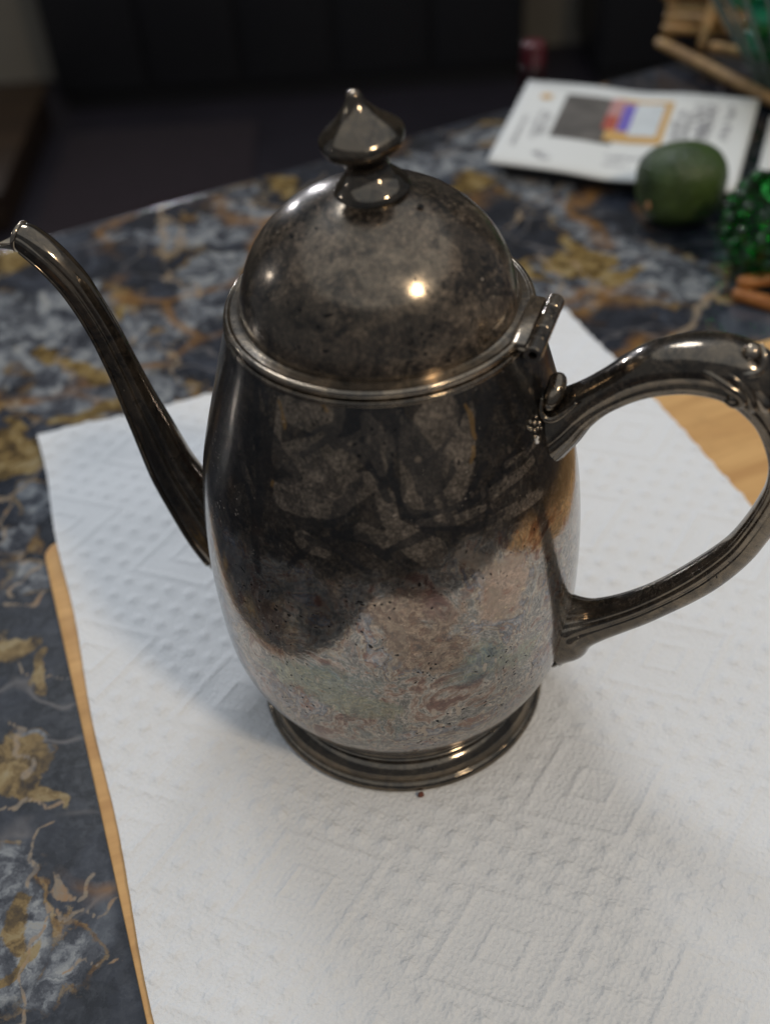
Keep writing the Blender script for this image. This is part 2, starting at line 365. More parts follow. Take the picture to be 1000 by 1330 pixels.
MG=[[(-3.03,5.03,0.33),(-2.66,4.98,0.31)],[(-3.44,5.76,0.21),(-3.24,5.89,0.12)],[(-3.62,5.1,0.18),(-3.33,3.85,0.17)],[(2.69,6.02,0.23),(3.11,5.55,0.25),(3.42,5.11,0.15)],[(1.8,5.32,0.22),(2.15,4.97,0.16)],[(-2.0,6.14,0.12),(-1.85,5.79,0.16)],[(-2.65,-1.39,0.13),(-2.59,-1.95,0.16)],[(-2.23,-1.78,0.12),(-2.27,-1.98,0.09)],[(-3.03,1.24,0.14),(-3.18,1.51,0.1)],[(-1.96,5.04,0.13),(-2.1,4.77,0.1)],[(-2.85,-0.22,0.06),(-2.67,-0.4,0.03)],[(-1.49,7.61,0.19),(-1.2,7.27,0.15)],[(-3.22,7.0,0.09),(-2.68,7.11,0.09)],[(1.85,9.14,0.12),(1.32,8.99,0.12)],[(2.49,8.04,0.0),(2.32,6.42,0.11)],[(-3.21,2.38,0.1),(-3.25,1.89,0.13)]]
MO=[[(-3.42,2.93,0.22),(-3.58,3.11,0.18),(-3.29,3.02,0.13)],[(-2.89,-0.42,0.14),(-2.69,-0.6,0.12),(-2.53,-0.73,0.04),(-2.34,-0.78,0.03),(-2.27,-0.87,0.07)],[(-4.25,6.61,0.2),(-3.96,6.74,0.13)],[(-2.67,-1.68,0.06),(-2.59,-1.63,0.05)],[(-2.79,0.72,0.06),(-3.05,0.66,0.07)],[(2.26,5.82,0.17),(2.48,5.63,0.14),(2.17,6.09,0.11)],[(1.77,5.72,0.12),(1.98,5.45,0.07)],[(-0.97,7.93,0.17),(-1.12,8.16,0.12)],[(-3.38,4.65,0.08),(-3.12,4.48,0.06),(-2.91,4.19,0.09)],[(-2.63,3.77,0.09),(-2.9,3.56,0.07),(-3.16,3.53,0.07)],[(1.77,9.39,0.08),(1.94,9.48,0.06)],[(-3.47,3.39,0.06),(-3.66,3.58,0.06)],[(-2.82,0.41,0.05),(-2.7,0.55,0.04)],[(1.4,7.89,0.15),(1.18,7.62,0.1)],[(2.88,4.17,0.06),(2.76,3.98,0.06)],[(-2.74,5.29,0.05),(-2.8,5.45,0.05)],[(2.64,5.37,0.08),(2.84,5.5,0.05)]]
MV=[[(-2.6,7.71,0.04),(-2.51,7.08,0.05),(-2.39,6.53,0.04),(-2.18,6.71,0.04),(-2.25,7.14,0.04),(-2.5,7.36,0.03)],[(-2.39,6.53,0.04),(-2.24,5.84,0.03),(-1.91,5.64,0.04)],[(-2.6,4.83,0.02),(-2.19,4.44,0.03),(-1.71,3.79,0.03)],[(-1.83,7.71,0.04),(-1.3,7.52,0.04)],[(2.86,4.1,0.06),(3.25,4.4,0.06),(3.76,4.99,0.05)],[(1.89,5.96,0.03),(2.02,4.91,0.04)],[(2.25,5.74,0.04),(2.48,4.93,0.04)],[(-2.85,-0.75,0.01),(-2.61,-0.79,0.01),(-2.39,-0.79,0.01)],[(-2.57,-1.39,0.02),(-2.6,-1.17,0.02),(-2.48,-1.04,0.01),(-2.41,-1.01,0.01)],[(-2.44,-1.4,0.01),(-2.22,-1.39,0.01),(-2.1,-1.32,0.01)],[(-2.4,-1.49,0.01),(-2.15,-1.53,0.01),(-1.98,-1.51,0.01)],[(-2.43,-1.46,0.01),(-2.43,-1.77,0.01),(-2.43,-2.29,0.01)],[(-3.8,3.91,0.02),(-3.54,3.75,0.02),(-3.32,3.37,0.02)],[(-3.13,4.08,0.03),(-3.32,4.5,0.03),(-3.2,4.76,0.03)],[(-3.16,1.08,0.02),(-2.95,0.98,0.02),(-2.87,1.22,0.01)],[(-2.97,0.58,0.02),(-2.72,0.33,0.01),(-2.41,0.23,0.01)],[(-2.97,-0.01,0.02),(-2.82,-0.23,0.02),(-2.64,-0.5,0.02)],[(-2.14,-1.91,0.01),(-1.85,-1.96,0.01)],[(0.88,8.61,0.03),(1.49,8.74,0.03),(2.15,9.09,0.03)],[(1.61,6.51,0.03),(2.07,7.19,0.03),(2.41,7.54,0.03)],[(-0.63,8.19,0.03),(-0.92,7.43,0.03),(-1.4,7.65,0.03)],[(-3.16,2.9,0.01),(-3.37,2.5,0.01),(-3.41,2.0,0.02)],[(-3.32,1.9,0.01),(-3.02,1.5,0.01),(-3.11,1.16,0.01)]]


# ---------------------------------------------------------------- setting: floor, wall, things far behind
tag(box('floor', (-60, -40, -16), (60, 60, -15), M_floor), kind='structure')
tag(box('wall', (-60, 50, -15.5), (60, 51, 35), M_wall), kind='structure')
tag(box('rug', (-12.9, 34, -14.997), (-4.5, 43.5, -14.85), M_rug, bevel=.05), 'dark maroon rug on the floor beyond the marble table, left side', 'rug')
def cabinet(x0, x1, y0, y1, z1, nd, label, m):
    e = empty('dark_cabinet', ((x0+x1)/2, (y0+y1)/2, -15)); tag(e, label, 'cabinet')
    cx, cy = (x0+x1)/2, (y0+y1)/2
    def bb(n, lo, hi, par=e, mm=m, bv=.08):
        return box(n, (lo[0]-cx, lo[1]-cy, lo[2]+15), (hi[0]-cx, hi[1]-cy, hi[2]+15), mm, par, bevel=bv)
    bb('carcass', (x0, y0, -14.2), (x1, y1, z1)); bb('plinth', (x0+.3, y0+.3, -14.998), (x1-.3, y1-.05, -14.2), bv=0)
    wd = (x1-x0)/nd
    for i in range(nd):
        d = bb('door', (x0+i*wd+.15, y0-.25, -14.0), (x0+(i+1)*wd-.15, y0-.003, z1-.4))
        k = bb('knob', (x0+i*wd+wd-.9, y0-.55, (-15+z1)/2-.2), (x0+i*wd+wd-.5, y0-.25, (-15+z1)/2+.2), par=d, mm=M_handle)
    return e
M_handle = plain('dull_brass', (.05, .042, .03), .4, .6)
cabinet(-13.6, 7.7, 46, 49.9, 2, 5, 'long black cabinet with plain doors standing against the far wall', M_blackwood)
cabinet(10.8, 19, 44.5, 49.9, -3, 2, 'short black cabinet at the far wall behind the white leaflet', M_blackwood)
e = empty('wooden_chest', (-18, 41, -15)); tag(e, 'low brown wooden chest on the floor beyond the table, behind the spout', 'chest')
box('chest_body', (-4.4, -6.0, 0.05), (4.1, 3.8, 1.5), M_chest, e, bevel=.1); box('chest_lid', (-4.6, -6.3, 1.5), (4.3, 4.0, 1.9), M_chest, e, bevel=.12)

# ---------------------------------------------------------------- marble table
def warp(X, Y, amp, lo, hi, n=24, seed=1):
    r_ = np.random.default_rng(seed); DX = np.zeros_like(X); DY = np.zeros_like(X)
    for _ in range(n):
        k = math.exp(r_.uniform(math.log(lo), math.log(hi))); a_ = r_.uniform(0, 6.28); p1, p2 = r_.uniform(0, 6.28, 2)
        ph = (X*math.cos(a_)+Y*math.sin(a_))*k; g = amp*(lo/k)**.8
        DX += g*np.sin(ph+p1); DY += g*np.sin(ph+p2)
    return X+DX, Y+DY
def seg_field(X, Y, L):
    F = np.zeros_like(X)
    for poly in L:
        for k in range(max(1, len(poly)-1)):
            a = poly[k]; b = poly[min(k+1, len(poly)-1)]
            abx, aby = b[0]-a[0], b[1]-a[1]; l2 = abx*abx+aby*aby+1e-9
            t = np.clip(((X-a[0])*abx+(Y-a[1])*aby)/l2, 0, 1)
            d = np.hypot(X-a[0]-t*abx, Y-a[1]-t*aby); r = np.maximum(a[2]+t*(b[2]-a[2]), .012)*1.35
            F = np.maximum(F, np.clip(1-.5*d/r, 0, 1))
    return F
table = empty('marble_table', (0, 0, -15)); tag(table, 'dark blue and black marble patterned table with gold and grey veins', 'table')
TZ = -.15
ax = np.array([math.cos(R(24.3)), math.sin(R(24.3))]); ay = np.array([-ax[1], ax[0]])
E0 = np.array([-1.66, 8.2])            # a point of the far edge
def tp(u, v): return E0[0]+ax[0]*u+ay[0]*v, E0[1]+ax[1]*u+ay[1]*v
un = np.unique(np.concatenate([np.linspace(-16, -5, 12), np.linspace(-5, 9, 561), np.linspace(9, 22, 14)]))
vn = np.unique(np.concatenate([np.linspace(-24, -12.5, 12), np.linspace(-12.5, -.10, 500)]))
U, V = np.meshgrid(un, vn, indexing='ij')
X, Y = tp(U, V)
WX, WY = warp(X, Y, .05, 3, 40, 30, 4); VX, VY = warp(X, Y, .035, 5, 50, 26, 9)
MG += [[(-3.4, 5.3, .42), (-2.7, 4.7, .40)], [(-2.0, 5.3, .30), (-1.6, 6.2, .25)], [(-2.9, 3.9, .30), (-2.3, 3.8, .25)], [(-2.4, 6.9, .25), (-1.5, 7.2, .3)], [(2.4, 5.6, .35), (3.3, 5.2, .35)], [(1.5, 8.3, .25), (2.2, 7.4, .2)], [(-4.2, 5.4, .4), (-4.4, 4.2, .4)], [(.4, 8.2, .25), (1.2, 8.5, .25)]]  # more grey clouds; the far-left ones also paint in a glossy haze
att = np.stack([seg_field(WX, WY, MG), seg_field(WX, WY, MO), seg_field(VX, VY, [[(q[0], q[1], q[2]*.6) for q in p] for p in MV])], -1)
P = np.stack([X, Y, np.full_like(X, TZ+15)], -1)
grid('tabletop', P, M_marble, table, attrs={'marble': att})
# rounded edge band running along the far side and down
a = np.linspace(0, np.pi/2, 7)
prof = [(-.10, 0)]+[(-.10+.10*math.sin(q), -.10+.10*math.cos(q)) for q in a[1:]]+[(0, -.55), (-.1, -.65), (-.5, -.65)]
Pp = np.array([[(*tp(u, q[0]), TZ+15+q[1]) for q in prof] for u in np.linspace(-16, 22, 40)])
grid('table_edge', Pp, M_edge, table)
for (u, v) in ((-13, -2.5), (19, -2.5), (-13, -22), (19, -22)):
    x, y = tp(u, v); box('leg', (x-.8, y-.8, 0), (x+.8, y+.8, TZ+15-.6), M_blackwood, table, bevel=.1)

# ---------------------------------------------------------------- cutting board and paper towel
ba = R(18.0)
bx = np.array([math.cos(ba), math.sin(ba)]); by = np.array([math.sin(ba), -math.cos(ba)])
board = empty('cutting_board', (-2.95, 1.66, TZ), ba)
tag(board, 'light bamboo cutting board lying under the white paper towel', 'cutting board')
def rounded_slab(name, w, h, z0, z1, rad, mat, parent, bev=.02, seam=None):
    pts = []
    for cx, cy, a0 in ((w-rad, -rad, 0), (rad, -rad, 90), (rad, -h+rad, 180), (w-rad, -h+rad, 270)):
        for k in range(9):
            q = R(a0+90*k/8)
            pts.append((cx+rad*math.cos(q), cy+rad*math.sin(q)))
    # order the ring by angle round the slab centre
    pts = sorted(set(pts), key=lambda p: math.atan2((p[1]+h/2)/h, (p[0]-w/2)/w)); n = len(pts)
    rings = []
    for z, ins in ((z0, bev), (z0+bev, 0), (z1-bev, 0), (z1-bev*.3, bev*.3), (z1, bev)):
        rings.append([((p[0]-w/2)*(1-2*ins/w)+w/2, (p[1]+h/2)*(1-2*ins/h)-h/2, z) for p in pts])
    V = [p for r in rings for p in r]; F = []
    for r in range(len(rings)-1):
        for i in range(n): F.append((r*n+i, r*n+(i+1) % n, (r+1)*n+(i+1) % n, (r+1)*n+i))
    F.append(tuple(range(n))[::-1]); F.append(tuple((len(rings)-1)*n+i for i in range(n)))
    return mesh(name, V, F, mat, parent, smooth=True, auto=40)
rounded_slab('board', 7.7, 6.7, .004, .125, .16, M_board, board)

pphi = .2949
pu = np.array([math.cos(pphi), math.sin(pphi)]); pv = np.array([math.sin(pphi), -math.cos(pphi)])
PO = np.array([-3.2694, 3.1868])
PW, PL = 5.487, 8.4
towel = None
def make_towel():
    nu, nv = 540, 820
    u = np.linspace(0, PW, nu); v = np.linspace(0, PL, nv); U, V = np.meshgrid(u, v, indexing='ij')
    # diamond and dot embossing on a lattice
    du, dv = U-2.05, V-6.16
    p = du/1.0+dv/.8; q = du/1.0-dv/.8
    wrap = lambda x: (x+1) % 2-1
    pc, qc = wrap(p), wrap(q); mx = np.maximum(np.abs(pc), np.abs(qc))
    rid = lambda x, w: np.exp(-(x/w)**2)
    Z = .012*rid(mx-.52, .042)+.012*rid(np.maximum(np.abs(pc), np.abs(qc))-.19, .035)
    # dots
    s = 2/7; off = .143
    dp = (pc-off+s/2) % s-s/2; dq = (qc-off+s/2) % s-s/2
    gp, gq = pc-dp, qc-dq
    ddu = (dp+dq)/2; ddv = (dp-dq)/2*.8
    band = (np.maximum(np.abs(gp), np.abs(gq)) > .62)
    h_ = np.abs(np.sin(np.round(p-dp, 2)*127.1+np.round(q-dq, 2)*311.7)*43.5) % 1
    Z += band*(.015+.006*h_)*np.exp(-((ddu**2+ddv**2)/(.044**2))**1.2)
    # soft cockling and creases of the sheet
    Z += .010*np.sin(U*2.1+V*1.3)*np.sin(V*1.7-U*.9)+.006*np.sin(U*5.3-V*2.2)*np.sin(V*4.1+1)
    nz = sum(rng.normal()*np.sin(U*a+V*b+c_) for a, b, c_ in rng.uniform(-11, 11, (16, 3)))*.0012
    Z += nz
    # raised free edges
    eu = np.minimum(U, PW-U); Z += .05*np.exp(-(V/.5)**2)*np.clip(1-np.abs(U-.2)/2.0, 0, 1)+.012*np.exp(-(eu/.12)**2)
    d = np.hypot(PO[0]+pu[0]*U+pv[0]*V, PO[1]+pu[1]*U+pv[1]*V)
    flat = 1/(1+np.exp((d-1.12)/.05)); Z = Z*(1-flat)+(-.004)*flat
    # left edge a little irregular
    U2 = U+.012*np.sin(V*3.1)*np.clip(1-U/.4, 0, 1)
    Xw = PO[0]+pu[0]*U2+pv[0]*V; Yw = PO[1]+pu[1]*U2+pv[1]*V
    Z = np.maximum(Z, -.012)
    # the sheet overhangs the board at its far end and droops on to the table
    blx = (Xw+2.95)*bx[0]+(Yw-1.66)*bx[1]; bly = (Xw+2.95)*by[0]+(Yw-1.66)*by[1]
    outd = np.maximum(np.maximum(-bly, -blx), 0)
    Z -= .13*np.clip(outd/.9, 0, 1)**1.0*.8
    P = np.stack([Xw, Yw, Z], -1)
    o = grid('paper_towel', P, M_paper)
    tag(o, 'white embossed paper towel with diamonds and dots lying under the coffee pot', 'paper towel')
    return o
make_towel()

# ---------------------------------------------------------------- the coffee pot
pot = empty('coffee_pot'); tag(pot, 'tarnished silver coffee pot with domed hinged lid, long spout and scrolled handle', 'coffee pot')
HAZ = R(-22)
zb = np.array([.18, .3, .5, .8, 1.2, 1.7, 2.2, 2.7, 3.15]); rb = np.array([.853, .9, 1.041, 1.146, 1.176, 1.168, 1.109, .972, .835])
def pchip(xk, yk, x):
    h = np.diff(xk); d = np.diff(yk)/h; m = np.empty(len(xk)); m[1:-1] = (d[:-1]*h[1:]+d[1:]*h[:-1])/(h[:-1]+h[1:]); m[0] = 2*d[0]-m[1]; m[-1] = 2*d[-1]-m[-2]
    i = np.clip(np.searchsorted(xk, x)-1, 0, len(h)-1); t = (x-xk[i])/h[i]
    return (2*t**3-3*t**2+1)*yk[i]+(t**3-2*t**2+t)*h[i]*m[i]+(-2*t**3+3*t**2)*yk[i+1]+(t**3-t**2)*h[i]*m[i+1]
tt = np.linspace(0, 8, 260); ii = np.arange(9.0)
bprof = np.stack([pchip(ii, rb, tt), pchip(ii, zb, tt)], -1)
def body_r(z): return float(np.interp(z, bprof[:, 1], bprof[:, 0]))
# tarnish marks: lists of (azimuth in degrees, height, half width)
DARK= [[(-87.8, 3.134, 0.025), (-87.8, 3.034, 0.065), (-88.8, 2.933, 0.03), (-90.9, 2.803, 0.013)], [(-91.0, 2.783, 0.015), (-89.2, 2.656, 0.018), (-85.0, 2.572, 0.015), (-77.1, 2.546, 0.013), (-67.2, 2.571, 0.018), (-60.5, 2.742, 0.013)], [(-88.4, 2.57, 0.013), (-82.0, 2.491, 0.015), (-70.8, 2.435, 0.015), (-60.8, 2.426, 0.007)], [(-118.0, 2.853, 0.01), (-109.0, 2.963, 0.022), (-100.0, 3.039, 0.035), (-95.3, 3.024, 0.035)], [(-117.0, 2.959, 0.01), (-106.4, 3.059, 0.015)], [(-103.8, 3.15, 0.055), (-96.3, 3.025, 0.055), (-94.4, 2.826, 0.035), (-92.6, 2.659, 0.018)], [(-139.2, 3.116, 0.02), (-137.4, 2.875, 0.03), (-134.1, 2.545, 0.03), (-133.3, 2.059, 0.025)], [(-143.2, 2.648, 0.013), (-137.0, 2.474, 0.02), (-133.0, 2.272, 0.018)], [(-31.6, 2.724, 0.013), (-44.8, 2.653, 0.01), (-56.2, 2.613, 0.007)], [(-39.6, 2.739, 0.013), (-53.1, 2.684, 0.015), (-64.2, 2.559, 0.013), (-70.1, 2.523, 0.007)], [(-48.5, 2.953, 0.02), (-46.5, 2.805, 0.02)], [(-115.7, 2.398, 0.015), (-106.4, 2.363, 0.018), (-97.9, 2.258, 0.013)], [(-108.7, 2.471, 0.01), (-99.7, 2.446, 0.018), (-92.4, 2.341, 0.01)], [(-120.5, 2.178, 0.013), (-111.0, 2.419, 0.015), (-104.1, 2.483, 0.007)], [(-70.5, 2.926, 0.013), (-77.6, 2.833, 0.01), (-81.8, 2.744, 0.007)], [(-70.6, 2.761, 0.01), (-77.5, 2.666, 0.007)], [(-93.4, 2.359, 0.01), (-84.5, 2.433, 0.022), (-79.9, 2.461, 0.025)], [(-85.2, 2.253, 0.05), (-78.7, 2.252, 0.065)]]
PALE= [[(-123.2, 1.531, 0.02), (-122.1, 1.537, 0.02)], [(-135.4, 1.433, 0.022), (-132.7, 1.411, 0.022)], [(-96.4, 1.627, 0.015), (-95.8, 1.615, 0.015)], [(-75.8, 3.067, 0.007), (-73.3, 3.053, 0.007)], [(-81.2, 2.853, 0.007), (-80.9, 2.852, 0.007)], [(-71.8, 2.285, 0.035), (-63.0, 2.115, 0.055), (-55.1, 2.083, 0.035)], [(-94.1, 2.068, 0.025), (-90.6, 1.783, 0.04), (-94.3, 1.536, 0.02)], [(-63.6, 1.957, 0.04), (-58.9, 1.724, 0.03)], [(-75.3, 1.947, 0.013), (-76.4, 1.863, 0.01)]]
LEAF= [[(-73.4, 3.039, 0.102), (-77.2, 2.892, 0.145), (-81.3, 2.7, 0.093)], [(-69.0, 2.795, 0.085), (-75.5, 2.615, 0.068)], [(-96.7, 3.083, 0.034), (-93.6, 2.945, 0.068), (-93.5, 2.817, 0.021)], [(-62.5, 3.006, 0.034), (-66.4, 2.822, 0.051)], [(-123.3, 3.081, 0.06), (-111.7, 3.063, 0.076), (-106.4, 3.113, 0.034)], [(-126.5, 2.819, 0.043), (-111.4, 2.844, 0.111), (-102.7, 2.902, 0.068)], [(-124.2, 2.616, 0.068), (-108.8, 2.664, 0.093), (-98.1, 2.743, 0.051)], [(-92.6, 2.659, 0.043), (-90.3, 2.531, 0.034)], [(-83.0, 2.524, 0.013), (-72.9, 2.481, 0.025), (-63.9, 2.504, 0.017)], [(-59.3, 2.558, 0.03), (-42.2, 2.581, 0.021)], [(-51.6, 2.672, 0.017), (-35.9, 2.653, 0.013)], [(-61.1, 2.392, 0.034), (-42.1, 2.387, 0.025)], [(-128.3, 3.098, 0.021), (-127.8, 2.768, 0.025)], [(-145.9, 2.807, 0.017), (-140.1, 2.584, 0.021)], [(-116.9, 2.392, 0.043), (-111.0, 2.352, 0.034)], [(-99.7, 2.49, 0.034), (-93.2, 2.448, 0.034)], [(-106.5, 2.227, 0.013), (-101.8, 2.205, 0.017)], [(-115.4, 2.871, 0.013), (-98.8, 3.024, 0.013)], [(-88.7, 2.486, 0.051), (-80.6, 2.33, 0.06)], [(-69.4, 2.292, 0.06), (-51.0, 2.244, 0.043)]]
GOLD= [[(-63.0, 3.058, 0.013), (-62.2, 2.984, 0.015), (-61.6, 2.894, 0.007)], [(-63.1, 2.845, 0.013), (-64.7, 2.77, 0.01)], [(-112.3, 3.15, 0.007), (-110.5, 3.124, 0.007)], [(-128.8, 3.075, 0.01), (-127.4, 3.022, 0.007), (-125.4, 2.95, 0.005)], [(-130.4, 2.663, 0.01), (-130.8, 2.638, 0.007)]]
na = 900
az = np.linspace(-np.pi, np.pi, na, endpoint=False); A, Zg = np.meshgrid(az, bprof[:, 1], indexing='ij')
Ax = np.degrees(A); Ax = np.where(Ax > 90, Ax-360, Ax); Ux = Ax*math.pi/180*1.05      # unrolled wall
def unroll(L, k=1.0): return [[(q[0]*math.pi/180*1.05, q[1], q[2]*k) for q in p] for p in L]
WU, WZ = warp(Ux, Zg, .006, 8, 90, 26, 3)
marks = np.stack([seg_field(WU, WZ, unroll(DARK[:-1], .72)), seg_field(WU, WZ, unroll(PALE)), seg_field(WU, WZ, unroll(GOLD))], -1)
sm = lambda x, a, b: np.clip((x-a)/(b-a), 0, 1)**2*(3-2*np.clip((x-a)/(b-a), 0, 1))
blob = lambda a0, z0, sa, sz: np.exp(-((Ax-a0)/sa)**2-((Zg-z0)/sz)**2)
leaf_m = seg_field(*warp(Ux, Zg, .004, 8, 60, 20, 8), unroll(LEAF))
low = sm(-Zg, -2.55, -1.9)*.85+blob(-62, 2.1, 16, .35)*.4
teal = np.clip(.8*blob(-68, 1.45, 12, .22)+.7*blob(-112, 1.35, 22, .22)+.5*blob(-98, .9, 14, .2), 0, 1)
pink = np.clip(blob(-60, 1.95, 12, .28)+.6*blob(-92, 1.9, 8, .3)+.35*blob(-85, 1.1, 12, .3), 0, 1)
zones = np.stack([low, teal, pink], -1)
P = np.stack([bprof[None, :, 0]*np.cos(az)[:, None], bprof[None, :, 0]*np.sin(az)[:, None], Zg], -1)
grid('body', P, M_body, pot, wrap_u=True, attrs={'marks': marks, 'zones': zones, 'leaves': np.stack([leaf_m, np.clip(blob(-90, 1.95, 8, .26)+blob(-80, 1.62, 9, .20)+.7*blob(-128, 1.75, 8, .2)+.6*blob(-72, 1.95, 6, .15), 0, 1), np.clip(blob(-120, 1.28, 16, .18)+.8*blob(-100, 1.15, 10, .12)+.6*blob(-55, 1.3, 8, .2), 0, 1)], -1)})
# foot: turned ring with steps
fprof = cr([(.90, .002), (.975, .0), (1.0, .018), (1.004, .045), (.990, .068), (.972, .078), (.966, .09), (.968, .105), (.960, .135), (.940, .165), (.910, .19), (.880, .205), (.868, .22), (.862, .245), (.85, .28)], 90)
lathe('foot', fprof, M_dark, pot, n=160)
# pale collar bead on the body, seat of the lid
lathe('collar', cr([(.826, 3.12), (.838, 3.135), (.846, 3.15), (.843, 3.165), (.83, 3.172), (.79, 3.175)], 30), M_trim, pot, n=160)
lid = lathe('lid', cr([(.16, 3.862), (.22, 3.846), (.30, 3.818), (.393, 3.776), (.482, 3.717), (.563, 3.643), (.634, 3.557), (.69, 3.457), (.728, 3.348), (.747, 3.25), (.744, 3.228), (.748, 3.214)], 140), M_lid, pot, n=200)
lathe('lid_rim', cr([(.742, 3.226), (.760, 3.221), (.785, 3.219), (.800, 3.219), (.815, 3.225), (.829, 3.222), (.837, 3.208), (.834, 3.192), (.822, 3.181), (.79, 3.178)], 60), M_bright, lid, n=200)
# knob, leaning a little to the left
kr = R(-7.0)
def flute(n, amt, z0, z1, z2, z3):
    def f(a, z):
        w_ = np.clip((z-z0)/(z1-z0), 0, 1)*np.clip((z3-z)/(z3-z2), 0, 1)
        th = (a+np.pi/n+.15) % (2*np.pi/n)-np.pi/n
        poly = math.cos(math.pi/n)/np.cos(th)
        return 1-w_*amt*(1-poly)/(1-math.cos(math.pi/n))*1.0
    return f
knob = lathe('knob', cr([(0.19, -0.014), (0.196, 0.004), (0.188, 0.028), (0.165, 0.055), (0.138, 0.08), (0.118, 0.11), (0.112, 0.14), (0.122, 0.172), (0.16, 0.205), (0.203, 0.238), (0.218, 0.268), (0.21, 0.298), (0.178, 0.332), (0.134, 0.366), (0.098, 0.396), (0.07, 0.426), (0.05, 0.454), (0.04, 0.476), (0.036, 0.492), (0.024, 0.506), (0.001, 0.512)], 110), M_dark, lid, n=160, flute=flute(7, .05, .18, .25, .40, .50), loc=(0, 0, 3.856), rot=(0, kr, 0))
mesh('vent_hole', [(.018*math.cos(k*math.pi/6), .018*math.sin(k*math.pi/6), 0) for k in range(12)], [tuple(range(12))], plain('hole_black', (.002, .002, .002), .9), lid, loc=(.231, -.162, 3.834), rot=(0, R(20), R(-35)))

# hinge
hd = np.array([math.cos(HAZ), math.sin(HAZ), 0]); ht = np.array([-hd[1], hd[0], 0])
hinge = empty('hinge', tuple(hd*.905+np.array([0, 0, 3.205])), HAZ); hinge.parent = pot
def knuckle(y0, y1, r, mm, hole=False):
    pr = [(.0 if not hole else r*.40, y0+(.014 if hole else 0)), (r*.42, y0+(.012 if hole else 0)), (r*.5, y0), (r*.93, y0), (r, y0+.004), (r, y0+.006), (r, (y0+y1)/2), (r, y1-.006), (r, y1-.004), (r*.93, y1), (.0, y1)]
    n = 28; a = np.linspace(0, 2*np.pi, n, endpoint=False)
    P = np.array([[(q[0]*math.cos(t), q[1], q[0]*math.sin(t)) for q in pr] for t in a])
    return grid('knuckle', P, mm, hinge, wrap_u=True, auto=22)
L0 = -.265; segs = [(-.265, -.17), (-.166, -.065), (-.061, .03), (.034, .135), (.139, .245)]
for k, (a0, a1) in enumerate(segs): knuckle(a0, a1, .047, M_bright if k in (0, 4, 2) else M_trim, hole=(k == 0))
box('hinge_leaf', (-.135, -.215, -.028), (-.048, .235, .024), M_bright, hinge, bevel=.012)
box('hinge_plate', (-.12, -.16, -.11), (-.035, .19, -.035), M_trim, hinge, bevel=.012)

